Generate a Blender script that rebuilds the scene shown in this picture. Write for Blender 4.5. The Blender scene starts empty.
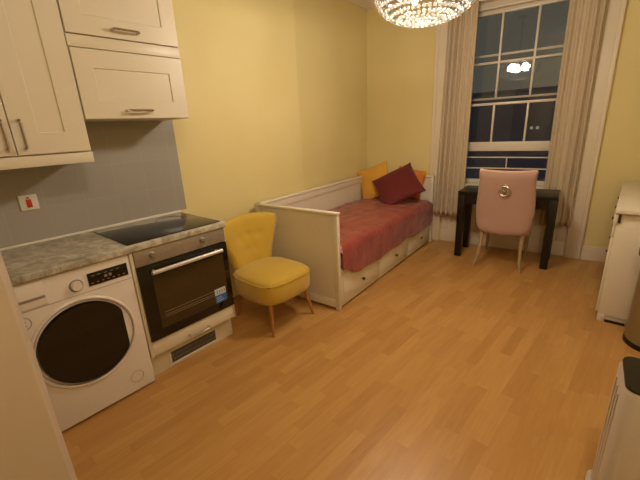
import bpy, bmesh, math, random
from mathutils import Vector, Matrix
random.seed(7)
C = bpy.context.scene.collection
rad = math.radians

# ------------------------------------------------------------------ materials
def lin(c):
    return tuple(((x/12.92) if x <= .04045 else ((x+.055)/1.055)**2.4) for x in [k/255 for k in c]) + (1,)
def mat(name, col, rough=.5, metal=0, coat=0, sheen=0, bump=None, var=None, emit=None, spec=.5):
    m = bpy.data.materials.new(name); m.use_nodes = True
    nt = m.node_tree; b = nt.nodes['Principled BSDF']
    b.inputs['Base Color'].default_value = lin(col)
    b.inputs['Roughness'].default_value = rough
    b.inputs['Metallic'].default_value = metal
    b.inputs['Coat Weight'].default_value = coat
    b.inputs['Coat Roughness'].default_value = .08
    b.inputs['Sheen Weight'].default_value = sheen
    b.inputs['Specular IOR Level'].default_value = spec
    tc = nt.nodes.new('ShaderNodeTexCoord')
    if var:                                   # (scale, other colour, stretch)
        n = nt.nodes.new('ShaderNodeTexNoise'); n.inputs['Scale'].default_value = var[0]; n.inputs['Detail'].default_value = 5
        mp = nt.nodes.new('ShaderNodeMapping'); mp.inputs['Scale'].default_value = var[2] if len(var) > 2 else (1,1,1)
        nt.links.new(tc.outputs['Object'], mp.inputs[0]); nt.links.new(mp.outputs[0], n.inputs['Vector'])
        r = nt.nodes.new('ShaderNodeValToRGB'); r.color_ramp.elements[0].position = .38; r.color_ramp.elements[1].position = .62
        r.color_ramp.elements[0].color = lin(col); r.color_ramp.elements[1].color = lin(var[1])
        nt.links.new(n.outputs['Fac'], r.inputs[0]); nt.links.new(r.outputs[0], b.inputs['Base Color'])
    if bump:                                  # (scale, strength)
        n = nt.nodes.new('ShaderNodeTexNoise'); n.inputs['Scale'].default_value = bump[0]; n.inputs['Detail'].default_value = 4
        nt.links.new(tc.outputs['Object'], n.inputs['Vector'])
        bp = nt.nodes.new('ShaderNodeBump'); bp.inputs['Strength'].default_value = bump[1]; bp.inputs['Distance'].default_value = .01
        nt.links.new(n.outputs['Fac'], bp.inputs['Height']); nt.links.new(bp.outputs[0], b.inputs['Normal'])
    if emit:
        b.inputs['Emission Color'].default_value = lin(emit[0]); b.inputs['Emission Strength'].default_value = emit[1]
    return m

M = {}
M['wall'] = mat('yellow_paint', (226,210,152), .6, bump=(60,.08), var=(1.5,(223,206,146)))
M['tile'] = None
M['ceiling'] = mat('ceiling_paint', (225,218,205), .8)
M['trim'] = mat('cream_gloss_paint', (226,212,190), .35)
M['cab'] = mat('cream_cabinet', (222,211,191), .38)
M['door'] = mat('door_paint', (192,176,160), .45)
M['carcass'] = mat('carcass_inside', (120,100,75), .7)
M['appliance'] = mat('white_enamel', (228,218,210), .25)
M['appliance_grey'] = mat('grey_plastic', (140,132,126), .4)
M['blackglass'] = mat('black_glass', (10,9,11), .06, spec=.6)
M['hobglass'] = mat('hob_glass', (14,14,13), .07, spec=.6)
M['ovenglass'] = mat('oven_window_glass', (62,48,26), .12, spec=.5)
M['black'] = mat('black_plastic', (16,14,14), .35)
M['steel'] = mat('brushed_steel', (178,170,160), .42, .6, var=(40,(150,141,130),(1,1,14)))
M['chrome'] = mat('satin_chrome', (200,195,188), .22, 1)
M['binsteel'] = mat('bin_steel', (156,146,118), .35, .75)
M['alu'] = mat('pale_aluminium', (214,208,198), .35, .4)
M['brass'] = mat('dark_brass', (120,92,52), .5, .5)
M['red'] = mat('red_rocker', (196,52,36), .35)
M['whiteplastic'] = mat('white_plastic', (232,226,216), .35)
M['desk'] = mat('black_brown_wood', (15,10,10), .32, var=(8,(20,13,12),(1,12,1)))
M['bed'] = mat('white_stained_wood', (224,214,196), .4)
M['mattress'] = mat('mattress_ticking', (225,215,200), .9)
M['bronze'] = mat('bronze_knob', (92,70,48), .35, .8)
M['mustard'] = mat('mustard_velvet', (198,162,50), .75, sheen=.35, bump=(220,.15))
M['mustard_c'] = mat('mustard_cotton', (214,160,62), .85, bump=(250,.2))
M['orange_c'] = mat('orange_cotton', (220,128,48), .85, bump=(250,.2))
M['burgundy'] = mat('burgundy_cloth', (100,14,14), .75, sheen=.12, bump=(220,.2))
M['satin'] = mat('rose_red_satin', (156,66,56), .36, sheen=.2, bump=(16,.75), var=(9,(138,52,46)))
M['pink'] = mat('dusty_pink_velvet', (178,142,128), .8, sheen=.3, bump=(240,.12))
M['pinkedge'] = mat('pale_pink_piping', (222,180,158), .6, sheen=.3)
M['oak'] = mat('pale_beech_wood', (176,118,62), .45, var=(10,(160,104,52),(6,6,1)))
M['greywood'] = mat('washed_wood', (176,150,116), .5, var=(10,(160,134,100),(6,6,1)))
M['curtain'] = mat('stone_linen', (206,188,162), .85, bump=(180,.25))
M['sash'] = mat('sash_paint', (226,214,196), .35)
M['purifier'] = mat('warm_white_plastic', (200,188,176), .4)
M['slot'] = mat('slot_shade', (30,24,20), .8)  # dark tone painted for the shade inside openings
M['blue'] = mat('blue_label', (54,104,180), .5)
M['labelwhite'] = mat('label_white', (205,212,222), .5)
M['print'] = mat('grey_print', (150,142,136), .5)
M['outside'] = mat('night_masonry', (120,126,160), .9, var=(.4,(100,106,142)))
M['spotglow'] = mat('reflection_glow', (200,190,170), .5, emit=((225,225,200), .25))  # dim glow imitating light spots reflected in the window panes
M['bulb'] = mat('bulb_glow', (255,240,210), .5, emit=((255,214,150), 12))
M['rail'] = mat('painted_iron', (150,150,155), .5)

def tile_mat():
    m = bpy.data.materials.new('grey_wall_tiles'); m.use_nodes = True; nt = m.node_tree; b = nt.nodes['Principled BSDF']
    tc = nt.nodes.new('ShaderNodeTexCoord'); sp = nt.nodes.new('ShaderNodeSeparateXYZ'); cb = nt.nodes.new('ShaderNodeCombineXYZ')
    nt.links.new(tc.outputs['Object'], sp.inputs[0]); nt.links.new(sp.outputs['Y'], cb.inputs['X']); nt.links.new(sp.outputs['Z'], cb.inputs['Y'])
    sh = nt.nodes.new('ShaderNodeVectorMath'); sh.inputs[1].default_value = (0,-.09,0); br = nt.nodes.new('ShaderNodeTexBrick'); br.offset = 0; br.inputs['Scale'].default_value = 1
    br.inputs['Brick Width'].default_value = .2; br.inputs['Row Height'].default_value = .2; br.inputs['Mortar Size'].default_value = .0022
    br.inputs['Color1'].default_value = lin((166,162,156)); br.inputs['Color2'].default_value = lin((163,159,153)); br.inputs['Mortar'].default_value = lin((172,167,160))
    nt.links.new(cb.outputs[0], sh.inputs[0]); nt.links.new(sh.outputs[0], br.inputs['Vector']); nt.links.new(br.outputs['Color'], b.inputs['Base Color'])
    bp = nt.nodes.new('ShaderNodeBump'); bp.inputs['Strength'].default_value = .4; bp.inputs['Distance'].default_value = .002; bp.invert = True
    nt.links.new(br.outputs['Fac'], bp.inputs['Height']); nt.links.new(bp.outputs[0], b.inputs['Normal'])
    b.inputs['Roughness'].default_value = .3
    return m
M['tile'] = tile_mat()

def floor_mat():
    m = bpy.data.materials.new('oak_strip_laminate'); m.use_nodes = True; nt = m.node_tree; b = nt.nodes['Principled BSDF']
    N = nt.nodes.new; L = nt.links.new
    def math_(op, a, b_=None):
        n = N('ShaderNodeMath'); n.operation = op
        for i, v in enumerate((a, b_)):
            if v is None: continue
            if isinstance(v, (int, float)): n.inputs[i].default_value = v
            else: L(v, n.inputs[i])
        return n.outputs[0]
    tc = N('ShaderNodeTexCoord'); mp = N('ShaderNodeMapping'); mp.inputs['Rotation'].default_value = (0,0,rad(7))
    L(tc.outputs['Object'], mp.inputs[0]); sp = N('ShaderNodeSeparateXYZ'); L(mp.outputs[0], sp.inputs[0])
    x, y = sp.outputs['X'], sp.outputs['Y']
    xs = math_('DIVIDE', x, .066); i = math_('FLOOR', xs)
    wn = N('ShaderNodeTexWhiteNoise'); wn.noise_dimensions = '1D'; L(i, wn.inputs['W'])
    ys = math_('ADD', math_('DIVIDE', y, .40), math_('MULTIPLY', wn.outputs['Value'], 5.3)); j = math_('FLOOR', ys)
    cb = N('ShaderNodeCombineXYZ'); L(i, cb.inputs[0]); L(j, cb.inputs[1])
    w2 = N('ShaderNodeTexWhiteNoise'); w2.noise_dimensions = '2D'; L(cb.outputs[0], w2.inputs['Vector'])
    # grain, shifted per strip
    off = N('ShaderNodeVectorMath'); off.operation = 'SCALE'; L(w2.outputs['Color'], off.inputs[0]); off.inputs['Scale'].default_value = 9
    ad = N('ShaderNodeVectorMath'); ad.operation = 'ADD'; L(mp.outputs[0], ad.inputs[0]); L(off.outputs[0], ad.inputs[1])
    m2 = N('ShaderNodeMapping'); m2.inputs['Scale'].default_value = (26,2.2,1); L(ad.outputs[0], m2.inputs[0])
    ns = N('ShaderNodeTexNoise'); ns.inputs['Scale'].default_value = 1.6; ns.inputs['Detail'].default_value = 5; ns.inputs['Distortion'].default_value = 1.2; L(m2.outputs[0], ns.inputs['Vector'])
    f = math_('ADD', math_('MULTIPLY', w2.outputs['Value'], .48), math_('MULTIPLY', ns.outputs['Fac'], .78))
    r = N('ShaderNodeValToRGB'); e = r.color_ramp.elements; e[0].position = .2; e[0].color = lin((170,122,64)); e[1].position = .98; e[1].color = lin((197,150,88))
    k = e.new(.55); k.color = lin((183,135,75)); L(f, r.inputs[0])
    # joints
    fx = math_('FRACT', xs); fy = math_('FRACT', ys); fb = math_('FRACT', math_('DIVIDE', i, 3.0))
    edge = math_('LESS_THAN', fx, .022); bold = math_('LESS_THAN', fb, .1)
    end = math_('LESS_THAN', fy, .005)
    e2 = math_('MAXIMUM', math_('MULTIPLY', edge, math_('ADD', math_('MULTIPLY', bold, .10), .06)), math_('MULTIPLY', end, .08))
    mx = N('ShaderNodeMix'); mx.data_type = 'RGBA'; L(e2, mx.inputs['Factor']); L(r.outputs[0], mx.inputs['A']); mx.inputs['B'].default_value = lin((96,58,28))
    L(mx.outputs['Result'], b.inputs['Base Color']); b.inputs['Roughness'].default_value = .36; b.inputs['Specular IOR Level'].default_value = .42
    bp = N('ShaderNodeBump'); bp.inputs['Strength'].default_value = .06; bp.inputs['Distance'].default_value = .003; L(ns.outputs['Fac'], bp.inputs['Height']); L(bp.outputs[0], b.inputs['Normal'])
    return m
M['floor'] = floor_mat()

def marble_mat():
    m = bpy.data.materials.new('grey_marble_laminate'); m.use_nodes = True; nt = m.node_tree; b = nt.nodes['Principled BSDF']
    tc = nt.nodes.new('ShaderNodeTexCoord')
    n = nt.nodes.new('ShaderNodeTexNoise'); n.inputs['Scale'].default_value = 9; n.inputs['Detail'].default_value = 9; n.inputs['Distortion'].default_value = 1.8; n.inputs['Roughness'].default_value = .62
    nt.links.new(tc.outputs['Object'], n.inputs['Vector'])
    r = nt.nodes.new('ShaderNodeValToRGB'); e = r.color_ramp.elements
    e[0].position = .36; e[0].color = lin((146,140,126)); e[1].position = .66; e[1].color = lin((214,207,192))
    k = e.new(.47); k.color = lin((176,168,152)); nt.links.new(n.outputs['Fac'], r.inputs[0]); nt.links.new(r.outputs[0], b.inputs['Base Color'])
    b.inputs['Roughness'].default_value = .35
    return m
M['marble'] = marble_mat()

def crystal_mat():
    m = bpy.data.materials.new('cut_crystal'); m.use_nodes = True; nt = m.node_tree
    for n in list(nt.nodes): nt.nodes.remove(n)
    o = nt.nodes.new('ShaderNodeOutputMaterial')
    tr = nt.nodes.new('ShaderNodeBsdfTransparent'); tr.inputs[0].default_value = (.93,.9,.85,1)
    tl = nt.nodes.new('ShaderNodeBsdfTranslucent'); tl.inputs[0].default_value = (.085,.08,.07,1)
    gl = nt.nodes.new('ShaderNodeBsdfGlossy'); gl.inputs['Roughness'].default_value = .3; gl.inputs[0].default_value = (1,1,1,1)
    a = nt.nodes.new('ShaderNodeMixShader'); a.inputs[0].default_value = .36
    b = nt.nodes.new('ShaderNodeMixShader'); b.inputs[0].default_value = .05
    nt.links.new(tr.outputs[0], a.inputs[1]); nt.links.new(tl.outputs[0], a.inputs[2])
    nt.links.new(a.outputs[0], b.inputs[1]); nt.links.new(gl.outputs[0], b.inputs[2]); nt.links.new(b.outputs[0], o.inputs[0])
    return m
M['crystal'] = crystal_mat()
def glass_mat():
    m = bpy.data.materials.new('window_glass'); m.use_nodes = True; nt = m.node_tree
    for n in list(nt.nodes): nt.nodes.remove(n)
    o = nt.nodes.new('ShaderNodeOutputMaterial'); tr = nt.nodes.new('ShaderNodeBsdfTransparent'); gl = nt.nodes.new('ShaderNodeBsdfGlossy'); gl.inputs['Roughness'].default_value = .01
    fr = nt.nodes.new('ShaderNodeFresnel'); fr.inputs[0].default_value = 1.6
    mx = nt.nodes.new('ShaderNodeMixShader'); nt.links.new(fr.outputs[0], mx.inputs[0]); nt.links.new(tr.outputs[0], mx.inputs[1]); nt.links.new(gl.outputs[0], mx.inputs[2]); nt.links.new(mx.outputs[0], o.inputs[0])
    return m
M['glass'] = glass_mat()

# ------------------------------------------------------------------ shape helpers
def link(name, bm, m, parent=None, loc=(0,0,0), rz=0, smooth=True, ang=35):
    me = bpy.data.meshes.new(name)
    bmesh.ops.recalc_face_normals(bm, faces=bm.faces); bm.to_mesh(me); bm.free()
    if smooth: me.shade_smooth(); me.set_sharp_from_angle(angle=rad(ang))
    me.materials.append(m)
    o = bpy.data.objects.new(name, me); C.objects.link(o); o.location = loc; o.rotation_euler = (0,0,rz)
    if parent: o.parent = parent
    return o
def tag(o, label, cat, group=None):
    o['label'] = label; o['category'] = cat
    if group: o['group'] = group
    return o
def thing(name, label, cat, loc=(0,0,0), rz=0, group=None):
    o = bpy.data.objects.new(name, None); C.objects.link(o); o.location = loc; o.rotation_euler = (0,0,rz); o.empty_display_size = .1
    return tag(o, label, cat, group)
def struct(name, bm, m, loc=(0,0,0), rz=0, parent=None, **k):
    o = link(name, bm, m, parent, loc, rz, **k)
    if not parent: o['kind'] = 'structure'
    return o
def box(bm, x0, x1, y0, y1, z0, z1, bev=0, seg=2):
    vs = [bm.verts.new((x, y, z)) for x in (x0, x1) for y in (y0, y1) for z in (z0, z1)]
    fs = [(0,1,3,2),(4,6,7,5),(0,4,5,1),(2,3,7,6),(0,2,6,4),(1,5,7,3)]
    fl = [bm.faces.new([vs[i] for i in f]) for f in fs]
    if bev:
        ed = {e for f in fl for e in f.edges}
        bmesh.ops.bevel(bm, geom=list(ed), offset=bev, segments=seg, affect='EDGES', profile=.5)
    return bm
def B(*a, **k): return box(bmesh.new(), *a, **k)
def lathe(bm, prof, n=32, axis='z', c=(0,0,0), cap=True):
    rings = []
    for r, h in prof:
        ring = []
        for i in range(n):
            a = 2*math.pi*i/n; p = {'z': (r*math.cos(a), r*math.sin(a), h), 'x': (h, r*math.cos(a), r*math.sin(a)), 'y': (r*math.cos(a), h, r*math.sin(a))}[axis]
            ring.append(bm.verts.new(Vector(p)+Vector(c)))
        rings.append(ring)
    for a, b in zip(rings, rings[1:]):
        for i in range(n): bm.faces.new((a[i], a[(i+1) % n], b[(i+1) % n], b[i]))
    if cap:
        bm.faces.new(rings[0]); bm.faces.new(rings[-1])
    return bm
def tube(bm, pts, r, n=10, r2=None):
    pts = [Vector(p) for p in pts]; rings = []
    for i, p in enumerate(pts):
        d = (pts[min(i+1, len(pts)-1)] - pts[max(i-1, 0)]).normalized()
        u = d.orthogonal().normalized() if abs(d.z) < .9 else (Vector((0,1,0)) - d*d.y).normalized()
        w = d.cross(u); t = i/(len(pts)-1); rr = r if r2 is None else r+(r2-r)*t
        rings.append([bm.verts.new(p + (u*math.cos(2*math.pi*k/n)+w*math.sin(2*math.pi*k/n))*rr) for k in range(n)])
    for a, b in zip(rings, rings[1:]):
        for k in range(n): bm.faces.new((a[k], a[(k+1) % n], b[(k+1) % n], b[k]))
    bm.faces.new(rings[0]); bm.faces.new(rings[-1])
    return bm
def torus(bm, c, R, r, axis='z', n=32, k=10):
    g = []
    for i in range(n):
        a = 2*math.pi*i/n; ring = []
        for j in range(k):
            b = 2*math.pi*j/k; q = R+r*math.cos(b); h = r*math.sin(b)
            p = {'z': (q*math.cos(a), q*math.sin(a), h), 'x': (h, q*math.cos(a), q*math.sin(a)), 'y': (q*math.cos(a), h, q*math.sin(a))}[axis]
            ring.append(bm.verts.new(Vector(p)+Vector(c)))
        g.append(ring)
    for i in range(n):
        for j in range(k): bm.faces.new((g[i][j], g[(i+1) % n][j], g[(i+1) % n][(j+1) % k], g[i][(j+1) % k]))
    return bm
def sheet(bm, fn, nu, nv, th, pu=6, pv=6, dimple=None):
    """soft closed panel about the centre surface fn(u,v), u,v in -1..1, thickest in the middle"""
    P = lambda u, v: Vector(fn(u, v)); F = {}; K = {}
    def s(i, n): return -math.cos(math.pi*i/n)*.35 + (2*i/n-1)*.65
    for i in range(nu+1):
        for j in range(nv+1):
            u, v = s(i, nu), s(j, nv); e = 1e-3
            p = P(u, v); n = (P(min(u+e,1), v)-P(max(u-e,-1), v)).cross(P(u, min(v+e,1))-P(u, max(v-e,-1))).normalized()
            t = th/2*max(0, 1-abs(u)**pu)**.5*max(0, 1-abs(v)**pv)**.5
            d = dimple(u, v) if dimple else 0
            if i in (0, nu) or j in (0, nv): F[i,j] = K[i,j] = bm.verts.new(p)
            else: F[i,j] = bm.verts.new(p+n*(t-d)); K[i,j] = bm.verts.new(p-n*(t-d*0))
    for i in range(nu):
        for j in range(nv):
            bm.faces.new((F[i,j], F[i+1,j], F[i+1,j+1], F[i,j+1])); bm.faces.new((K[i,j], K[i,j+1], K[i+1,j+1], K[i+1,j]))
    return bm
def prism(bm, poly, z0, z1):
    a = [bm.verts.new((x, y, z0)) for x, y in poly]; b = [bm.verts.new((x, y, z1)) for x, y in poly]
    n = len(poly); bm.faces.new(a[::-1]); bm.faces.new(b)
    for i in range(n): bm.faces.new((a[i], a[(i+1) % n], b[(i+1) % n], b[i]))
    return bm

# ------------------------------------------------------------------ camera (fitted)
V = dict(cx=2.381, cy=-1.495, cz=1.456, yaw=37.177, pitch=17.565, roll=-2.851, f=356.05)
y_, p_, r_ = rad(V['yaw']), rad(V['pitch']), rad(V['roll'])
fw = Vector((-math.sin(y_)*math.cos(p_), math.cos(y_)*math.cos(p_), -math.sin(p_)))
rt = Vector((math.cos(y_), math.sin(y_), 0)); up = rt.cross(fw)
R2 = rt*math.cos(r_)+up*math.sin(r_); U2 = -rt*math.sin(r_)+up*math.cos(r_)
cam = bpy.data.cameras.new('camera'); co = bpy.data.objects.new('camera', cam); C.objects.link(co)
mw = Matrix((R2, U2, -fw)).transposed().to_4x4(); mw.translation = (V['cx'], V['cy'], V['cz']); co.matrix_world = mw
cam.sensor_width = 36; cam.lens = V['f']/640*36; cam.clip_start = .05
bpy.context.scene.camera = co

# ------------------------------------------------------------------ frames of reference
KA = rad(3.918); KX0 = -.107
def K(x, y, z=0): return (KX0+x*math.cos(KA)+y*math.sin(KA), -x*math.sin(KA)+y*math.cos(KA), z)
WY = rad(2.421); YW = 2.84
def Wp(x, y=0, z=0): return (x*math.cos(WY)-y*math.sin(WY), YW+x*math.sin(WY)+y*math.cos(WY), z)
CH = 2.9   # ceiling height

# ------------------------------------------------------------------ room
XR, YB = 3.3, -2.1
struct('floor', B(-.6, XR+.3, YB-.3, 3.25, -.1, 0), M['floor'], smooth=False)
struct('ceiling', B(-.6, XR+.3, YB-.3, 3.25, CH, CH+.1), M['ceiling'], smooth=False)
# left wall: kitchen stretch, then a shallow recess behind the daybed
step = (.012, 1.40)
a0 = K(0, -2.2); k0 = K(0, .0)
poly = [(-.55, a0[1]), (a0[0], a0[1]), (k0[0], k0[1]), step, (-.55, 1.40)]
struct('wall_left', prism(bmesh.new(), poly, 0, CH), M['wall'], smooth=False)
struct('wall_left', B(-.55, -.034, 1.40, 3.2, 0, CH), M['wall'], smooth=False)
# window wall with an opening
HX0, HX1, HZ0, HZ1 = .985, 2.31, .70, 2.62
w = bmesh.new()
box(w, -.1, HX0, 0, .3, 0, CH); box(w, HX1, XR+.1, 0, .3, 0, CH); box(w, HX0, HX1, 0, .3, HZ1, CH); box(w, HX0, HX1, .06, .3, 0, HZ0)
struct('wall_window', w, M['wall'], loc=Wp(0), rz=WY, smooth=False)
struct('wall_right', B(XR, XR+.2, YB-.2, 3.25, 0, CH), M['wall'], smooth=False)
w = bmesh.new(); box(w, -.5, 1.25, YB-.2, YB, 0, CH); box(w, 2.12, XR, YB-.2, YB, 0, CH); box(w, 1.25, 2.12, YB-.2, YB, 2.06, CH)
box(w, 1.25, 2.12, YB-.3, YB-.2, 0, 2.06)
struct('wall_back', w, M['wall'], smooth=False)
# cornice
def cornice(name, p0, p1, nrm):
    prof = [(0, -.125), (.014, -.125), (.02, -.11), (.034, -.095), (.045, -.055), (.075, -.03), (.09, -.024), (.105, -.012), (.11, 0), (0, 0)]
    bm = bmesh.new(); e = []
    for p in (p0, p1): e.append([bm.verts.new((p[0]+nrm[0]*d, p[1]+nrm[1]*d, CH+z)) for d, z in prof])
    n = len(prof)
    for i in range(n): bm.faces.new((e[0][i], e[0][(i+1) % n], e[1][(i+1) % n], e[1][i]))
    bm.faces.new(e[0]); bm.faces.new(e[1][::-1])
    struct(name, bm, M['trim'], ang=50)
cornice('trim_1', (-.034, 1.41), (-.034, 2.84), (1, 0))
cornice('trim_2', Wp(-.02)[:2], Wp(XR)[:2], (math.sin(WY), -math.cos(WY)))
cornice('trim_3', (K(0,-2.1)[0], K(0,-2.1)[1]), step, (1, 0))
# skirting on the window wall
def skirt(name, x0, x1):
    bm = bmesh.new()
    for a, b, c in ((-.016, .0, .1), (-.022, 0, .0),): pass
    box(bm, x0, x1, -.018, 0, 0, .125, .002, 1); box(bm, x0, x1, -.012, 0, .125, .148, .004, 2)
    struct(name, bm, M['trim'], loc=Wp(0), rz=WY)
skirt('baseboard_window', -.02, .826); skirt('baseboard_window_right', 2.452, XR)
struct('baseboard_left', B(-.022, -.004, 1.44, 2.83, 0, .14, bev=.003), M['trim'])
# architrave round the window (runs to the floor), with apron panel under the sill
def arch_piece(bm, x0, x1, z0, z1):
    box(bm, x0, x1, -.022, 0, z0, z1, .003); o = x0 if x0 < 1.5 else x1-.035
    box(bm, o, o+.035, -.036, 0, z0, z1, .006, 3)
bm = bmesh.new(); arch_piece(bm, .828, .975, 0, 2.76); arch_piece(bm, 2.312, 2.45, 0, 2.76)
box(bm, .975, 2.312, -.022, 0, 2.625, 2.76, .003); box(bm, .828, 2.45, -.036, -.022, 2.725, 2.76, .006, 2)
struct('trim_4', bm, M['trim'], loc=Wp(0), rz=WY)
bm = bmesh.new(); box(bm, HX0, HX1, .03, .06, 0, HZ0)                      # apron panel
for x0, x1, z0, z1 in ((HX0,HX1,0,.16),(HX0,HX1,HZ0-.08,HZ0),(HX0,HX0+.09,.16,HZ0-.08),(HX1-.09,HX1,.16,HZ0-.08),(1.6,1.69,.16,HZ0-.08)): box(bm, x0, x1, .012, .031, z0, z1, .003)
struct('trim_5', bm, M['trim'], loc=Wp(0), rz=WY)

# ------------------------------------------------------------------ window
win = bpy.data.objects.new('window_1', None); C.objects.link(win); win.location = Wp(0); win.rotation_euler = (0,0,WY); win['kind'] = 'structure'
bm = bmesh.new()
box(bm, HX0, HX0+.02, .0, .25, HZ0, HZ1); box(bm, HX1-.02, HX1, .0, .25, HZ0, HZ1); box(bm, HX0, HX1, 0, .25, HZ1-.02, HZ1)   # lining
box(bm, HX0+.02, 1.14, .09, .25, HZ0, HZ1-.02, .003); box(bm, 2.115, HX1-.02, .09, .25, HZ0, HZ1-.02, .003)                     # box frame
box(bm, 1.14, 2.115, .09, .25, 2.545, HZ1-.02, .003)
box(bm, HX0+.02, HX1-.02, .075, .1, 2.53, 2.56, .004)
link('window_frame', bm, M['sash'], win)
link('window_sill', B(HX0, HX1, -.035, .28, HZ0, HZ0+.038, bev=.008), M['sash'], win)
SX0, SX1 = 1.14, 2.115; MX = (1.462, 1.79)
def sash(name, yy, z0, z1, bot, top, bars, thin=.022, stile=.045, mw_=.02, mx=MX):
    bm = bmesh.new()
    box(bm, SX0, SX0+stile, yy, yy+.04, z0, z1, .003); box(bm, SX1-stile, SX1, yy, yy+.04, z0, z1, .003)
    box(bm, SX0, SX1, yy-.004, yy+.04, z0, z0+bot, .004); box(bm, SX0, SX1, yy, yy+.04, z1-top, z1, .003)
    for z in bars: box(bm, SX0, SX1, yy-.002, yy+.03, z-thin/2, z+thin/2, .003)
    for x in mx: box(bm, x-mw_/2, x+mw_/2, yy, yy+.03, z0+bot, z1-top, .003)
    return link(name, bm, M['sash'], win)
sash('upper_sash', .15, 1.655, 2.545, .020, .05, (2.03,))
sash('lower_sash', .105, 1.105, 1.622, .10, .026, ())
bm = bmesh.new(); box(bm, SX0, SX0+.04, .16, .19, .738, 1.1, .003); box(bm, SX1-.04, SX1, .16, .19, .738, 1.1, .003)
box(bm, SX0, SX1, .16, .19, .738, .775, .003); box(bm, SX0, SX1, .165, .18, 1.022, 1.036, .002); box(bm, SX0, SX1, .165, .18, .898, .912, .002)
box(bm, 1.63, 1.642, .165, .18, .91, 1.024, .002)
link('window_guard', bm, M['sash'], win)
# second, outer glazing bars seen through the panes
bm = bmesh.new()
for z in (2.115,): box(bm, SX0, SX1, .235, .25, z-.011, z+.011, .002)
link('outer_glazing_bar', bm, M['sash'], win)
bm = bmesh.new(); box(bm, SX0+.02, SX1-.02, .168, .172, 1.68, 2.52); link('pane', bm, M['glass'], win, smooth=False)
bm = bmesh.new(); box(bm, SX0+.02, SX1-.02, .146, .150, 1.15, 1.70); link('pane', bm, M['glass'], win, smooth=False)
bm = bmesh.new(); box(bm, SX0+.02, SX1-.02, .182, .186, .76, 1.1); link('pane', bm, M['glass'], win, smooth=False)

# building across the street
far = thing('building', 'dark building across the street, seen through the night window', 'building', Wp(1.0, 14, -8), WY)
link('facade', B(-9, 9, 0, 6, 0, 10.6), M['outside'], far, smooth=False)
for i, x in enumerate((-.22, .0)):
    link('reflection_spot', B(x-.05, x+.05, -.05, .02, 8.94, 9.05), M['spotglow'], far, smooth=False)  # added glowing blocks stand in for two reflections in the panes

# ------------------------------------------------------------------ kitchen run
H = .887; D = .591
def kthing(name, label, cat, x=0, y=0, z=0, group=None): return thing(name, label, cat, K(x, y, z), -KA, group)
# tiled splashback
struct('trim_6', B(-.02, .006, -1.9, .07, H+.012, 1.66), M['tile'], loc=K(0,0), rz=-KA, smooth=False)
# worktop
wt = kthing('worktop', 'grey marble effect worktop running over the washing machine and oven', 'worktop', 0, 0, 0)
link('worktop_slab', B(.008, D, -1.26, .012, H-.038, H, bev=.006, seg=3), M['marble'], wt)
link('sealing_strip', B(.008, .02, -1.26, .012, H, H+.014, bev=.003), M['whiteplastic'], wt)
# oven housing
hs = kthing('oven_cabinet', 'cream base cabinet housing the built-in oven, with drawer and vented plinth', 'cabinet')
bm = bmesh.new(); box(bm, .03, D-.018, -.012, .006, .168, H-.04, .001); box(bm, .03, D-.018, -.616, -.598, .168, H-.04, .001); box(bm, .03, .506, -.012, .006, 0, .168, .001); box(bm, .03, .506, -.616, -.598, 0, .168, .001); box(bm, .03, .045, -.598, -.012, .1, H-.04); box(bm, .05, .52, -.598, -.012, .15, .168)
link('cabinet_body', bm, M['cab'], hs)
dr = link('drawer', B(D-.038, D-.018, -.597, .004, .174, .268, bev=.002), M['cab'], hs)
def bow_handle(bm, kind, c, L, out=.038, r=.0068):
    x, y, z = c; h = L/2
    if kind == 'h': pts = [(x, y-h, z), (x+out*.8, y-h+.002, z), (x+out, y-h+.012, z), (x+out, y+h-.012, z), (x+out*.8, y+h-.002, z), (x, y+h, z)]
    else: pts = [(x, y, z-h), (x+out*.8, y, z-h+.002), (x+out, y, z-h+.012), (x+out, y, z+h-.012), (x+out*.8, y, z+h-.002), (x, y, z+h)]
    return tube(bm, pts, r, 8)
link('handle', bow_handle(bmesh.new(), 'h', (D-.018, -.292, .203), .14), M['chrome'], dr)
pl = bmesh.new(); box(pl, .485, .506, -.598, -.012, 0, .148, .001)
plo = link('plinth', pl, M['cab'], hs)
bm = bmesh.new(); vy0, vy1, vz0, vz1 = -.475, -.14, .026, .108
for a in ((vy0-.012,vy1+.012,vz0-.01,vz0),(vy0-.012,vy1+.012,vz1,vz1+.01),(vy0-.012,vy0,vz0,vz1),(vy1,vy1+.012,vz0,vz1)): box(bm, .506, .512, *a, bev=.001)
vent = link('vent_grille', bm, M['whiteplastic'], plo)
link('vent_shade', B(.5062, .507, vy0, vy1, vz0, vz1), M['slot'], plo)  # dark sheet painted as the shade behind the slats
bm = bmesh.new()
for i in range(34):
    y = vy0+.005+i*(vy1-vy0-.006)/33; box(bm, .507, .510, y-.0016, y+.0016, vz0, vz1)
for z in (vz0+.027, vz0+.055): box(bm, .507, .511, vy0, vy1, z-.001, z+.001)
link('vent_slats', bm, M['appliance_grey'], plo, smooth=False)
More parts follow.
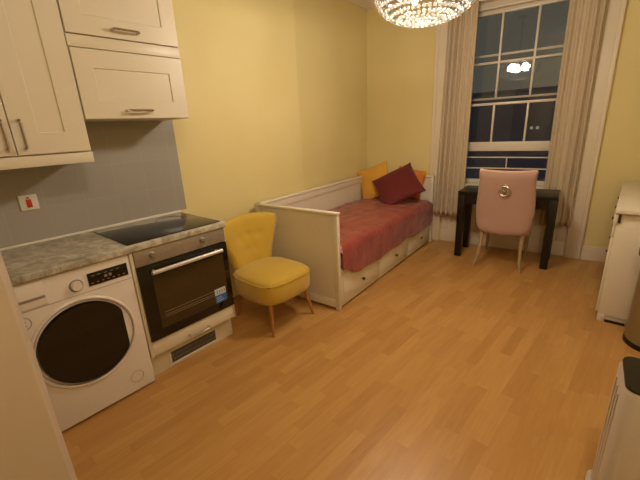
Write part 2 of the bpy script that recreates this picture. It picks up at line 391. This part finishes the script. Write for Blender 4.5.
# oven
ov = kthing('oven', 'built-in single oven with black glass door, steel control strip and blue sticker', 'oven', 0, 0, 0)
link('oven_body', B(.06, D-.026, -.594, -.016, .28, H-.045), M['carcass'], ov, smooth=False)
cp = link('control_panel', B(D-.026, D-.012, -.596, 0, .752, H-.042, bev=.002), M['steel'], ov)
for y in (-.497, -.17):
    bm = lathe(bmesh.new(), [(.019, 0), (.019, .004), (.0165, .006), (.0155, .022), (.013, .025)], 28, 'x', (D-.012, y, .803)); box(bm, D+.002, D+.0165, y-.0035, y+.0035, .789, .817, .001)
    link('control_knob', bm, M['steel'], ov)
dd = link('oven_door', B(D-.026, D-.006, -.596, 0, .274, .748, bev=.003), M['blackglass'], ov)
link('door_window', B(D-.006, D-.0052, -.522, -.04, .335, .672), M['ovenglass'], dd)
bm = bmesh.new(); tube(bm, [(D+.033, -.533, .711), (D+.033, -.063, .711)], .013, 14)
for y in (-.51, -.09): tube(bm, [(D-.008, y, .711), (D+.033, y, .711)], .0065, 10)
link('door_handle', bm, M['alu'], dd)
bm = bmesh.new()
for z, x in ((.40, D-.0046), (.413, D-.0046), (.432, D-.0046)): box(bm, D-.0052, x, -.49, -.10, z-.0013, z+.0013)
link('oven_rack', bm, M['steel'], dd, smooth=False)
link('sticker', B(D-.0052, D-.0042, -.140, -.055, .338, .395), M['blue'], dd)
bm = bmesh.new(); box(bm, D-.0052, D-.0042, -.140, -.055, .395, .44); link('sticker_top', bm, M['labelwhite'], dd)
for k in range(3): link('sticker_line', B(D-.0042, D-.0038, -.13, -.075-.01*k, .35+.012*k, .353+.012*k), M['labelwhite'], dd, smooth=False)
for k in range(4): link('sticker_icon', B(D-.0042, D-.0038, -.128+k*.019, -.118+k*.019, .404, .428), M['print'], dd, smooth=False)
# hob
hb = kthing('hob', 'black glass ceramic hob set into the marble effect worktop', 'hob', 0, 0, H)
link('glass_top', B(.048, .565, -.612, -.012, .0, .006, bev=.002), M['hobglass'], hb)
for i, (x, y, r) in enumerate(((.42,-.44,.09),(.19,-.44,.075),(.19,-.17,.09),(.42,-.17,.075))):
    link('cooking_zone', torus(bmesh.new(), (x, y, .0058), r, .0004, 'z', 48, 6), M['black'], hb)
# washing machine
WC = -.9175
wm = kthing('washing_machine', 'white front loading washing machine under the worktop beside the oven', 'washing machine', 0, 0, 0)
fx = D-.021
link('casing', B(.03, fx, WC-.298, WC+.298, .012, .845, bev=.008, seg=3), M['appliance'], wm)
for x in (.1, fx-.06):
    for y in (WC-.25, WC+.25): link('foot', lathe(bmesh.new(), [(.02,0),(.02,.014)], 14, 'z', (x, y, 0)), M['black'], wm)
link('panel_seam', B(fx, fx+.0012, WC-.29, WC+.29, .705, .7075), M['print'], wm)
dwr = link('detergent_drawer', B(fx-.001, fx+.006, WC-.288, WC-.095, .715, .835, bev=.003), M['appliance'], wm)
link('drawer_handle', B(fx+.004, fx+.0085, -1.16, -1.018, .75, .763, bev=.002), M['appliance_grey'], dwr)
link('programme_ring', torus(bmesh.new(), (fx+.001, -.887, .757), .029, .003, 'x', 40, 8), M['appliance_grey'], wm)
link('programme_knob', lathe(bmesh.new(), [(.025,0),(.025,.014),(.022,.02)], 36, 'x', (fx, -.887, .757)), M['appliance'], wm)
disp = link('display_panel', B(fx, fx+.004, -.833, -.638, .731, .800, bev=.001), M['blackglass'], wm)
bm = bmesh.new()
for k in range(7): box(bm, fx+.004, fx+.0046, -.822+k*.026, -.812+k*.026, .743, .747)
for k in range(5): box(bm, fx+.004, fx+.0046, -.815+k*.03, -.80+k*.03, .782, .785)
for k in range(2): box(bm, fx+.004, fx+.0046, -.757+k*.022, -.743+k*.022, .758, .772)
link('display_marks', bm, M['appliance_grey'], disp, smooth=False)
DC = (-.902, .443)
door = link('door_ring', torus(bmesh.new(), (fx+.002, DC[0]-.002, DC[1]), .238, .009, 'x', 72, 10), M['appliance'], wm)
link('door_seal_line', torus(bmesh.new(), (fx+.002, DC[0]-.002, DC[1]), .2285, .002, 'x', 72, 6), M['appliance_grey'], door)
def disc_cut(bm, R, x0, x1, cut, dome=0, n=80, ins=.0):
    poly = []
    for i in range(n):
        a = 2*math.pi*i/n; y, z = R*math.cos(a), R*math.sin(a)
        poly.append((min(y, cut), z))
    a = [bm.verts.new((x0, DC[0]+y, DC[1]+z)) for y, z in poly]
    b = [bm.verts.new((x1, DC[0]+y*(1-ins), DC[1]+z*(1-ins))) for y, z in poly]
    c = bm.verts.new((x1+dome, DC[0], DC[1]))
    for i in range(n):
        bm.faces.new((a[i], a[(i+1) % n], b[(i+1) % n], b[i])); bm.faces.new((b[i], b[(i+1) % n], c))
    bm.faces.new(a[::-1])
    return bm
link('door_glass', disc_cut(bmesh.new(), .219, fx, fx+.022, .190, .004, ins=.03), M['blackglass'], door)
link('filter_cover', torus(bmesh.new(), (fx+.0002, -.714, .105), .036, .0013, 'x', 36, 6), M['print'], wm)
bm = torus(bmesh.new(), (fx+.0005, -1.127, .650), .031, .0022, 'x', 36, 6)
box(bm, fx, fx+.001, -1.140, -1.114, .655, .659); box(bm, fx, fx+.001, -1.136, -1.118, .645, .649); box(bm, fx, fx+.001, -1.140, -1.114, .636, .640)
link('round_badge', bm, M['print'], wm)
# cooker switch
cs = kthing('cooker_switch', 'white wall switch plate with a red rocker on the grey tiles', 'switch', .006, -.878, 1.126)
link('switch_plate', B(0, .009, -.043, .043, -.043, .043, bev=.003), M['whiteplastic'], cs)
rk = link('red_rocker', B(.009, .014, -.013, .012, -.028, .018, bev=.002), M['red'], cs)
link('indicator', B(.009, .0115, -.008, .006, .022, .030, bev=.001), M['red'], cs)

# wall cabinets
XU = .352
def shaker(bm, x, y0, y1, z0, z1, fr=.088, t=.02):
    g = .0022; y0 += g; y1 -= g; z0 += g; z1 -= g
    R = lambda xx, d: [bm.verts.new((xx, a, b)) for a, b in ((y0+d, z0+d), (y1-d, z0+d), (y1-d, z1-d), (y0+d, z1-d))]
    rs = [R(x-t, 0), R(x-.002, 0), R(x, .002), R(x, fr), R(x-.006, fr+.004), R(x-.006, fr+.006)]
    for a, b in zip(rs, rs[1:]):
        for i in range(4): bm.faces.new((a[i], a[(i+1) % 4], b[(i+1) % 4], b[i]))
    bm.faces.new(rs[0][::-1]); bm.faces.new(rs[-1])
    return bm
ul = kthing('wall_cabinet', 'tall cream wall cabinet with two shaker doors above the washing machine', 'cabinet', 0, 0, 0)
bm = bmesh.new(); box(bm, .008, XU-.022, -1.243, -.604, 1.375, 2.35, .001)
link('cabinet_body', bm, M['cab'], ul)
for y0, y1, hy in ((-1.243, -.925, -.958), (-.925, -.606, -.889)):
    d = link('cabinet_door', shaker(bmesh.new(), XU, y0, y1, 1.392, 2.35, .1), M['cab'], ul)
    link('handle', bow_handle(bmesh.new(), 'v', (XU, hy, 1.49), .13), M['chrome'], d)
bm = bmesh.new(); box(bm, XU-.02, XU, -1.243, -.604, 1.335, 1.388, .002); box(bm, .03, XU-.02, -.622, -.604, 1.335, 1.375, .002)
link('pelmet', bm, M['cab'], ul)
for z0, z1, zz, lab, hz in ((1.553, 1.903, 1.91, 'lower cream flap-door wall cabinet above the hob', 1.598), (1.965, 2.35, 2.35, 'upper cream flap-door wall cabinet above the other flap cabinet', 2.006)):
    uc = kthing('flap_cabinet', lab, 'cabinet', 0, 0, 0)
    link('cabinet_body', B(.008, XU-.022, -.602, .004, z0, z1+(.058 if z0 < 1.6 else 0), bev=.001), M['cab'], uc)
    d = link('flap_door', shaker(bmesh.new(), XU, -.602, .005, z0, z1, .09), M['cab'], uc)
    link('handle', bow_handle(bmesh.new(), 'h', (XU, -.312, hz), .14), M['chrome'], d)
    if z0 < 1.6: link('filler_rail', B(XU-.022, XU-.004, -.602, .004, 1.9055, 1.962, bev=.001), M['cab'], uc)

# ------------------------------------------------------------------ white door near the camera
dn = Vector((1.600-1.28, -1.371+2.08, 0)); L = dn.length; az = math.atan2(dn.y, dn.x)
d = struct('door_1', B(0, L, .0, .038, .006, 2.03, bev=.003), M['door'], loc=(1.28, -2.08, 0), rz=az)
bm = lathe(bmesh.new(), [(.004,0),(.004,.0015),(.001,.002)], 12, 'y', (L-.03, -.002, .60)); 
link('door_screw', bm, M['bronze'], d)

# ------------------------------------------------------------------ daybed
BX, BY0, BY1, BH = .904, .676, 2.812, .832; BXb = .02
db = thing('daybed', 'white wooden daybed with panelled ends and three drawers along the left wall', 'bed', (BXb, BY0, 0))
bw, bl = BX-BXb, BY1-BY0
def endpanel(y0, y1):
    bm = bmesh.new(); t = y1-y0
    box(bm, .0, .045, y0, y1, 0, BH-.02, .003); box(bm, bw-.04, bw, y0, y1, 0, BH-.02, .003)
    box(bm, .04, bw-.035, y0+.008, y1-.008, .02, BH-.02)
    box(bm, .04, bw-.035, y0+.003, y1-.003, .02, .09, .002)
    box(bm, -.004, bw+.006, y0-.006, y1+.006, BH-.022, BH, .005, 3)
    return bm
link('end_panel', endpanel(0, .036), M['bed'], db)
link('end_panel', endpanel(bl-.036, bl), M['bed'], db)
bm = bmesh.new(); box(bm, .006, .028, .03, bl-.03, .1, BH-.02); box(bm, 0, .036, .03, bl-.03, BH-.09, BH-.02, .002); box(bm, -.004, .045, .0, bl, BH-.022, BH, .005, 3)
link('back_panel', bm, M['bed'], db)
bm = bmesh.new(); box(bm, .03, bw-.03, .036, bl-.036, .30, .335); box(bm, bw-.05, bw-.012, .036, bl-.036, .30, .345, .002)
box(bm, .03, bw-.1, .036, bl-.036, .02, .04)
link('bed_base', bm, M['bed'], db)
for i in range(3):
    y0 = .036+i*(bl-.072)/3; y1 = y0+(bl-.072)/3
    bm = bmesh.new(); box(bm, bw-.03, bw-.012, y0+.005, y1-.005, .02, .296, .003)
    box(bm, bw-.4, bw-.03, y0+.03, y1-.03, .05, .25)
    box(bm, bw-.012, bw-.007, y0+.045, y1-.045, .06, .262, .002)
    dwo = link('drawer', bm, M['bed'], db)
    link('knob', lathe(bmesh.new(), [(.006,0),(.006,.012),(.014,.017),(.015,.024),(.009,.029)], 20, 'x', (bw-.007, (y0+y1)/2, .152)), M['bronze'], dwo)
mt = tag(link('mattress', B(0, .80, 0, 1.99, 0, .18, bev=.04, seg=4), M['mattress'], None, (.068, BY0+.06, .338)), 'mattress lying on the white daybed, hidden under the rose-red satin quilt', 'mattress')
# satin quilt: draped sheet over the mattress, its hem hanging over the drawer fronts
def noise(x, y, s=0):
    return (math.sin(x*3.1+y*5.3+s)+math.sin(x*7.7-y*4.1+2*s)*.6+math.sin(x*13.3+y*11.7+3*s)*.35+math.sin(-x*21+y*17.3+s)*.22)/2.2
def quilt():
    bm = bmesh.new(); nu, nv = 46, 96; g = []
    x0, xe, top, hem = .072, BX+.012, .548, .25
    flat = xe-.07-x0; arc = .07*math.pi/2; drop = (top-.07)-hem; tot = flat+arc+drop
    for j in range(nv+1):
        row = []; y = BY0+.044+(bl-.09)*j/nv; e = min(j/nv, 1-j/nv)
        for i in range(nu+1):
            near = math.exp(-((y-BY0-.05)/.16)**2)
            dd_ = drop-.075*near + .012*math.sin(y*6.0)+.008*math.sin(y*15)
            s = (flat+arc+dd_)*i/nu; nz = noise(s*2.2, y*1.3)
            nz2 = noise(s*5+y*2, y*5-s*2, 1.7)*(1 if s < flat else .35)
            if s < flat: p = Vector((x0+s, y, top)); n = Vector((0,0,1)); amp = .010
            elif s < flat+arc: a = (s-flat)/.07; p = Vector((xe-.07+.07*math.sin(a), y, top-.07+.07*math.cos(a))); n = Vector((math.sin(a), 0, math.cos(a))); amp = .008
            else: q = s-flat-arc; p = Vector((xe+.004*math.sin(y*9), y, top-.07-q)); n = Vector((1,0,0)); amp = .006*(1+q*2)
            bulge = .018*math.sin(math.pi*min(1, s/flat))*math.sin(math.pi*j/nv)
            p += n*(amp*(nz*.8+nz2*.8)+.006)
            if s < flat: p.z += bulge
            if n.z > .5: p.z -= .028*math.exp(-(e/.015)**2)
            row.append(bm.verts.new(p))
        g.append(row)
    for j in range(nv):
        for i in range(nu): bm.faces.new((g[j][i], g[j][i+1], g[j+1][i+1], g[j+1][i]))
    return bm
q = tag(link('quilt', quilt(), M['satin'], ang=80), 'rose-red crumpled satin quilt covering the daybed mattress', 'quilt')
sd = q.modifiers.new('thickness', 'SOLIDIFY'); sd.thickness = .012; sd.offset = -1
ss = q.modifiers.new('smooth', 'SUBSURF'); ss.levels = 1; ss.render_levels = 1

# cushions
def cushion(name, mkey, label, centre, side, rot, th=.15, spin=0):
    h = side/2
    def fn(u, v):
        k = 1-.075*(1-abs(u*v)); ku = 1-.10*(1-v*v)*0-.07*(1-abs(v)**2); kv = 1-.07*(1-abs(u)**2)
        return (u*h*ku, v*h*kv, 0)
    bm = sheet(bmesh.new(), fn, 26, 26, th, 2.2, 2.2)
    for vt in bm.verts: vt.co.z += .004*noise(vt.co.x*6, vt.co.y*6, spin)
    o = link(name, bm, M[mkey], ang=100); o.matrix_world = Matrix.Translation(centre) @ rot @ Matrix.Rotation(spin, 4, 'Z')
    return tag(o, label, 'cushion')
def face(nrm, upv=(0,0,1)):
    n = Vector(nrm).normalized(); x = Vector(upv).cross(n).normalized(); y = n.cross(x)
    return Matrix((x, y, n)).transposed().to_4x4()
cushion('cushion', 'burgundy', 'dark red square cushion propped on its corner at the far end of the daybed', (.600, 2.43, .752), .51, face((.04, -1, 1.05)), .15, rad(37))
cushion('cushion', 'mustard_c', 'mustard yellow cushion leaning in the corner behind the dark red one', (.235, 2.54, .760), .43, face((.0, -1, .33)), .10, rad(21))
cushion('cushion', 'orange_c', 'orange cushion mostly hidden behind the dark red one, by the bed end', (.63, 2.70, .745), .36, face((0, -1, .12)), .08, rad(-10))

# ------------------------------------------------------------------ mustard cocktail chair
def build_mustard():
    t = thing('cocktail_chair', 'mustard yellow velvet cocktail chair with splayed wooden legs between oven and daybed', 'chair', (.495, .335, 0), rad(-5))
    # seat: rounded block, domed top. x = front
    bm = bmesh.new(); n = 56
    levels = [(.238,.88),(.246,.95),(.268,.985),(.31,1),(.385,1),(.402,.985),(.414,.955),(.424,.90)]
    rings = []
    def outline(a, k):
        c, s = math.cos(a), math.sin(a); e = .55
        x = .258*math.copysign(abs(c)**e, c)*k; y = (.262-.03*(1-c)/2)*math.copysign(abs(s)**e, s)*k
        return x, y
    for z, k in levels:
        rings.append([bm.verts.new((*outline(2*math.pi*i/n, k), z)) for i in range(n)])
    for k, dz in ((.75,.438),(.5,.449),(.25,.455)): rings.append([bm.verts.new((*outline(2*math.pi*i/n, k), dz)) for i in range(n)])
    for a, b in zip(rings, rings[1:]):
        for i in range(n): bm.faces.new((a[i], a[(i+1) % n], b[(i+1) % n], b[i]))
    bm.faces.new(rings[0][::-1]); bm.faces.new(rings[-1])
    s = link('seat', bm, M['mustard'], t, ang=80)
    bm = bmesh.new(); pts = [(*outline(2*math.pi*i/n, 1.0), .394) for i in range(n+1)]
    tube(bm, pts, .005, 6); link('piping', bm, M['mustard'], s)
    def back(u, v):
        q = (v+1)/2                                    # 0 at the seat, 1 at the top
        w = .165+.14*(q**1.5); top = .815-.022*u*u-.05*max(0, abs(u)-.8)*5*.3
        z = .31+(top-.31)*q; x = -.225-.085*q+.10*u*u*(.3+.7*q)
        if q > .85: w *= 1-.10*((q-.85)/.15)**2
        return (x, u*w, z)
    tufts = [(-.45,.35),(.45,.35),(0,.35),(-.22,-.1),(.22,-.1)]
    dim = lambda u, v: sum(.009*math.exp(-(((u-a)/.13)**2+((v-b)/.12)**2)) for a, b in tufts)
    bk = link('backrest', sheet(bmesh.new(), back, 44, 40, .085, 7, 9, dim), M['mustard'], t, ang=100)
    for a, b in tufts:
        p = Vector(back(a, b)); bm = bmesh.new(); bmesh.ops.create_uvsphere(bm, u_segments=12, v_segments=8, radius=.009, matrix=Matrix.Translation(p+Vector((.020,0,.004))))
        link('tuft_button', bm, M['mustard'], bk)
    for sx, sy in ((1,1),(1,-1),(-1,1),(-1,-1)):
        f = Vector((  .225 if sx > 0 else -.26, .215*sy, 0)); g = Vector((.175 if sx > 0 else -.19, .18*sy, .25))
        if sx < 0: f.y *= .8; g.y *= .9
        d_ = link('leg', tube(bmesh.new(), [f, f.lerp(g, .5), g], .0095, 14, .019), M['oak'], t)
    return t
build_mustard()

# ------------------------------------------------------------------ desk and pink chair
dk = thing('desk', 'black-brown wooden table under the window', 'desk', (1.30, 2.42, 0), rad(1))
dw, ddp = .90, .405
link('tabletop', B(0, dw, 0, ddp, .695, .735, bev=.003), M['desk'], dk)
bm = bmesh.new(); e = .012
box(bm, e, dw-e, e, e+.02, .60, .695); box(bm, e, dw-e, ddp-e-.02, ddp-e, .60, .695); box(bm, e, e+.02, e, ddp-e, .60, .695); box(bm, dw-e-.02, dw-e, e, ddp-e, .60, .695)
link('apron', bm, M['desk'], dk)
for x in (0.002, dw-.068):
    for y in (.002, ddp-.068): link('leg', B(x, x+.066, y, y+.066, 0, .695, bev=.002), M['desk'], dk)

pc = thing('dining_chair', 'dusty pink upholstered chair with ring knocker back, tucked under the black table', 'chair', (1.783, 2.25, 0), rad(1))
def pback(u, v):
    q = (v+1)/2; z0, z1 = .345, .985-.012*(1-u*u)
    w = .220+.042*math.sin(math.pi*min(1, q*1.15)**.9)*(1-q*.35) + (.032*q**3)
    if q < .12: w -= .035*((.12-q)/.12)**2
    return (u*w, .03+.015*q-.10*max(0, q-.25)**1.5+.035*u*u, z0+(z1-z0)*q+(.02*u*u if q < .3 else 0))
pb = link('backrest', sheet(bmesh.new(), pback, 36, 40, .10, 10, 12), M['pink'], pc, ang=100)
pts = [Vector(pback(u/20, 1))+Vector((0,-.002,-.002)) for u in range(-19, 20)]
link('piping', tube(bmesh.new(), pts, .016, 10), M['pinkedge'], pb)
bm = B(-.235, .235, .06, .50, .345, .455, bev=.035, seg=4); link('seat', bm, M['pink'], pc, ang=70)
link('leg', tube(bmesh.new(), [(-.225, -.03, 0), (-.195, .005, .12), (-.185, .045, .25), (-.185, .07, .37)], .0115, 12, .021), M['greywood'], pc)
link('leg', tube(bmesh.new(), [(.205, -.03, 0), (.187, .005, .12), (.182, .045, .25), (.182, .07, .37)], .0115, 12, .021), M['greywood'], pc)
for s in (-1, 1): link('leg', tube(bmesh.new(), [(s*.2, .45, 0), (s*.19, .455, .15), (s*.2, .455, .36)], .012, 12, .022), M['greywood'], pc)
yk = pback(0, .44)[1]-.056
kn = link('knocker_plate', lathe(bmesh.new(), [(.02, 0), (.02, -.004), (.012, -.009)], 24, 'y', (0, yk+.004, .848)), M['chrome'], pb)
link('knocker_ring', torus(bmesh.new(), (0, yk-.006, .800), .045, .008, 'y', 36, 8), M['chrome'], pb)
bm = bmesh.new(); bmesh.ops.create_icosphere(bm, subdivisions=1, radius=.022, matrix=Matrix.Translation((0, yk-.004, .800))); link('knocker_crystal', bm, M['chrome'], pb, smooth=False)

# ------------------------------------------------------------------ curtains
def curtain(label, xa_t, xb_t, xa_b, xb_b, ztop, zbot, folds, yoff, seed, bulge=0):
    bm = bmesh.new(); nu, nv = folds*14, 40; g = []
    for j in range(nv+1):
        q = j/nv; z = ztop+(zbot-ztop)*q; row = []
        xa = xa_t+(xa_b-xa_t)*q - bulge*math.sin(math.pi*q)*.0; xb = xb_t+(xb_b-xb_t)*q
        for i in range(nu+1):
            u = i/nu; ph = 2*math.pi*folds*u + .5*math.sin(3.1*u+seed) + .25*math.sin(q*2.6+u*4+seed)
            amp = (.019+.008*math.sin(5.3*u+seed))*(1+.2*q)
            x = xa+(xb-xa)*(u+.012*math.sin(ph*1.0+1.3)); y = -yoff+amp*math.sin(ph)+.004*math.sin(2*ph+seed)+.01*math.sin(q*3+u*5)
            row.append(bm.verts.new((x, y, z+.004*math.sin(3*u))))
        g.append(row)
    for j in range(nv):
        for i in range(nu): bm.faces.new((g[j][i], g[j][i+1], g[j+1][i+1], g[j+1][i]))
    o = link('curtain', bm, M['curtain'], None, Wp(0), WY, ang=80); tag(o, label, 'curtain')
    m = o.modifiers.new('thickness', 'SOLIDIFY'); m.thickness = .003
    return o
curtain('stone coloured curtain hanging at the left side of the window, near the bed', .965, 1.262, .905, 1.25, 2.80, .345, 6, .062, .4)
curtain('stone coloured curtain hanging at the right side of the window, by the wall', 2.035, 2.305, 2.04, 2.315, 2.80, .345, 5, .062, 2.1)
rod = thing('curtain_rod', 'metal curtain rod above the window', 'curtain rod', Wp(0), WY)
link('rod', tube(bmesh.new(), [(.8, -.085, 2.815), (2.5, -.085, 2.815)], .012, 12), M['bronze'], rod)
for x in (.82, 2.48): link('bracket', tube(bmesh.new(), [(x, 0, 2.815), (x, -.085, 2.815)], .008, 8), M['bronze'], rod)

# ------------------------------------------------------------------ sideboard on the right
SA = -rad(4.2)
sb = thing('sideboard', 'white painted sideboard against the right wall with its plain end facing the room', 'sideboard', (2.592, 1.565, 0), SA)
sl, swd, sh = 1.30, .52, .842
bm = bmesh.new(); box(bm, 0, swd, 0, .022, .0, sh-.03, .002); box(bm, 0, swd, sl-.022, sl, 0, sh-.03, .002); box(bm, swd-.02, swd, .02, sl-.02, .04, sh-.03); box(bm, 0.018, swd-.02, .02, sl-.02, .07, .09)
link('cabinet_body', bm, M['cab'], sb)
bm = bmesh.new(); box(bm, 0, .04, -.006, 0, 0, .055, .002); box(bm, .04, .17, -.006, 0, .022, .055, .002); box(bm, .04, swd, -.006, 0, .035, .055, .002); box(bm, .30, swd, -.006, 0, 0, .055, .002)
link('plinth', bm, M['cab'], sb)
link('cutout_shade', B(.045, .16, -.0065, -.0055, 0, .022), M['slot'], sb)  # dark strip standing for the shade in the foot cutout
bm = bmesh.new(); box(bm, -.018, swd+.0, -.03, sl, sh-.03, sh, .004, 2)
link('sideboard_top', bm, M['cab'], sb)
link('top_bracket', B(-.02, .004, -.012, .012, sh-.10, sh-.03, bev=.003), M['cab'], sb)
link('catch', B(.006, .02, -.008, -.001, sh-.10, sh-.04, bev=.002), M['bronze'], sb)
for i in range(3):
    y0 = .024+i*.418; y1 = y0+.414
    f_ = link('drawer', B(-.016, .0, y0, y1, sh-.21, sh-.035, bev=.002), M['cab'], sb)
    link('knob', lathe(bmesh.new(), [(.006,0),(.006,-.006),(.011,-.01),(.009,-.016)], 16, 'x', (-.016, (y0+y1)/2, sh-.12)), M['bronze'], f_)
    f_ = link('cabinet_door', B(-.016, .0, y0, y1, .06, sh-.215, bev=.002), M['cab'], sb)
    link('knob', lathe(bmesh.new(), [(.006,0),(.006,-.006),(.011,-.01),(.009,-.016)], 16, 'x', (-.016, y1-.05, .42)), M['bronze'], f_)

# ------------------------------------------------------------------ pedal bin
bn = thing('pedal_bin', 'round brushed steel pedal bin with black lid and base at the right edge', 'bin', (2.882, 1.362, 0))
link('bin_body', lathe(bmesh.new(), [(.143,.028),(.143,.60)], 56), M['binsteel'], bn)
link('base_ring', lathe(bmesh.new(), [(.148,0),(.150,.006),(.150,.024),(.146,.032)], 56), M['black'], bn)
link('lid', lathe(bmesh.new(), [(.147,.592),(.166,.60),(.168,.645),(.155,.666),(.11,.675),(.06,.682)], 56), M['black'], bn)
link('pedal', B(-.03, .03, -.20, -.13, .008, .02, bev=.004), M['black'], bn)

# ------------------------------------------------------------------ appliance at lower right
ah = .615
ap = thing('air_purifier', 'white upright air purifier with a black control top in the lower right corner', 'air purifier', (2.572, -.205, 0), 0)
def rrect(x0, x1, y0, y1, r, n=6):
    out = []
    for cx, cy, a0_ in ((x1-r, y1-r, 0), (x0+r, y1-r, 90), (x0+r, y0+r, 180), (x1-r, y0+r, 270)):
        for i in range(n+1):
            a = rad(a0_+90*i/n); out.append((cx+r*math.cos(a), cy+r*math.sin(a)))
    return out
def loft(bm, secs):
    rings = [[bm.verts.new((x, y, z)) for x, y in rrect(*s)] for z, s in secs]
    for a, b in zip(rings, rings[1:]):
        n = len(a)
        for i in range(n): bm.faces.new((a[i], a[(i+1) % n], b[(i+1) % n], b[i]))
    bm.faces.new(rings[0][::-1]); bm.faces.new(rings[-1])
    return bm
aw, ad_ = .40, .235
link('housing', loft(bmesh.new(), [(0, (-.016,aw+.016,-.014,ad_+.014,.04)), (.05, (-.016,aw+.016,-.014,ad_+.014,.04)), (.06, (-.004,aw,0,ad_,.04)), (ah-.02, (0,aw,0,ad_,.04)), (ah, (.008,aw-.008,.008,ad_-.008,.036))]), M['purifier'], ap, ang=40)
ct = link('control_top', loft(bmesh.new(), [(ah, (.006,aw-.006,.006,ad_-.006,.036)), (ah+.006, (.008,aw-.008,.008,ad_-.008,.034))]), M['black'], ap)
link('button', lathe(bmesh.new(), [(.011,0),(.011,.002)], 20, 'z', (.06, .12, ah+.006)), M['appliance_grey'], ct)
bm = bmesh.new()
for k in range(3): box(bm, -.0045, -.001, .055+k*.05, .062+k*.05, .12, ah-.05, .001, 1)
link('side_vent', bm, M['purifier'], ap)

# ------------------------------------------------------------------ chandelier
CC = Vector((1.472, .85, 2.212)); CR = .302
ch = thing('chandelier', 'round crystal chandelier hanging from the ceiling', 'chandelier', CC)
link('ceiling_rose', lathe(bmesh.new(), [(.07,CH-CC.z),(.07,CH-CC.z-.02),(.02,CH-CC.z-.035)], 32), M['chrome'], ch)
link('stem', tube(bmesh.new(), [(0,0,CH-CC.z-.03),(0,0,.06)], .008, 10), M['chrome'], ch)
tiers = [(1.0,.02),(.985,-.025),(.95,-.062),(.885,-.097),(.79,-.127),(.67,-.15),(.53,-.168),(.38,-.181),(.23,-.189),(.08,-.193)]
bm = bmesh.new(); torus(bm, (0,0,.055), CR, .006, 'z', 64, 8)
for a in range(6):
    c_, s_ = math.cos(a*math.pi/3), math.sin(a*math.pi/3)
    tube(bm, [(0,0,.06),(c_*CR,s_*CR,.055)], .004, 6)
link('frame', bm, M['chrome'], ch)
link('top_plate', lathe(bmesh.new(), [(CR*.97,.058),(CR*.97,.062),(.03,.10),(.03,.096)], 48, cap=False), M['brass'], ch)  # opaque plate added over the bulbs to block upward light
def gem(bm, p, r):
    m_ = Matrix.Translation(p) @ Matrix.Rotation(random.random()*3, 4, 'Z') @ Matrix.Rotation(random.random()*3, 4, 'X')
    bmesh.ops.create_icosphere(bm, subdivisions=1, radius=r, matrix=m_)
pos = []
for k, z in tiers:
    n = max(1, int(2*math.pi*CR*k/.029)); a0_ = random.random()
    for i in range(n):
        a = a0_+2*math.pi*i/n; pos.append(Vector((CR*k*math.cos(a), CR*k*math.sin(a), z)))
dirc = (co.location-CC)
pos.sort(key=lambda p: -(p.normalized().dot(dirc.normalized())))
gm = bmesh.new(); gem(gm, Vector(), .0135); gme = bpy.data.meshes.new('crystal'); gm.to_mesh(gme); gm.free(); gme.materials.append(M['crystal'])
for p in pos[:100]:
    o = bpy.data.objects.new('crystal', gme); C.objects.link(o); o.parent = ch; o.location = p; o.rotation_euler = (random.random()*3, random.random()*3, 0)
bm = bmesh.new()
for p in pos[100:]: gem(bm, p, .0135)
rest = link('crystal_strands', bm, M['crystal'], ch, smooth=False); rest['kind'] = 'stuff'
for i in range(6):
    a = i*math.pi/3+.3; p = Vector((.15*math.cos(a), .15*math.sin(a), -.03))
    b = link('bulb', lathe(bmesh.new(), [(.004,.03),(.012,.022),(.018,0),(.014,-.018),(.004,-.026)], 16), M['bulb'], ch); b.location = p
    link('bulb_holder', tube(bmesh.new(), [(0,0,.03),(0,0,.085)], .009, 10), M['chrome'], b)
def point(name, loc, watt, col, r):
    l = bpy.data.lights.new(name, 'POINT'); l.energy = watt; l.color = col; l.shadow_soft_size = r
    o = bpy.data.objects.new(name, l); C.objects.link(o); o.location = loc; return o
WARM = (1, .89, .735)
for i in range(3):
    a = i*2*math.pi/3+.3; point('chandelier_light', CC+Vector((.11*math.cos(a), .11*math.sin(a), -.02)), 27, WARM, .06)
# flush ceiling lamp near the entrance
cl = thing('ceiling_lamp', 'round opal ceiling lamp near the entrance', 'lamp', (2.62, -1.15, CH))
link('lamp_base', lathe(bmesh.new(), [(.15,0),(.15,-.02)], 40), M['chrome'], cl)
M['opal'] = mat('opal_glass', (250,240,220), .4, emit=((255,216,160), 2.5))
link('opal_shade', lathe(bmesh.new(), [(.14,-.02),(.135,-.045),(.11,-.07),(.06,-.085),(.01,-.09)], 40), M['opal'], cl)
point('ceiling_lamp_light', (2.62, -1.15, CH-.16), 30, WARM, .08)

# ------------------------------------------------------------------ world, view
wd = bpy.data.worlds.new('night'); bpy.context.scene.world = wd; wd.use_nodes = True
wd.node_tree.nodes['Background'].inputs[0].default_value = (.06,.06,.05,1); wd.node_tree.nodes['Background'].inputs[1].default_value = 1
vs = bpy.context.scene.view_settings; vs.view_transform = 'Standard'; vs.look = 'None'; vs.gamma = 1; vs.use_curve_mapping = False; vs.exposure = 0
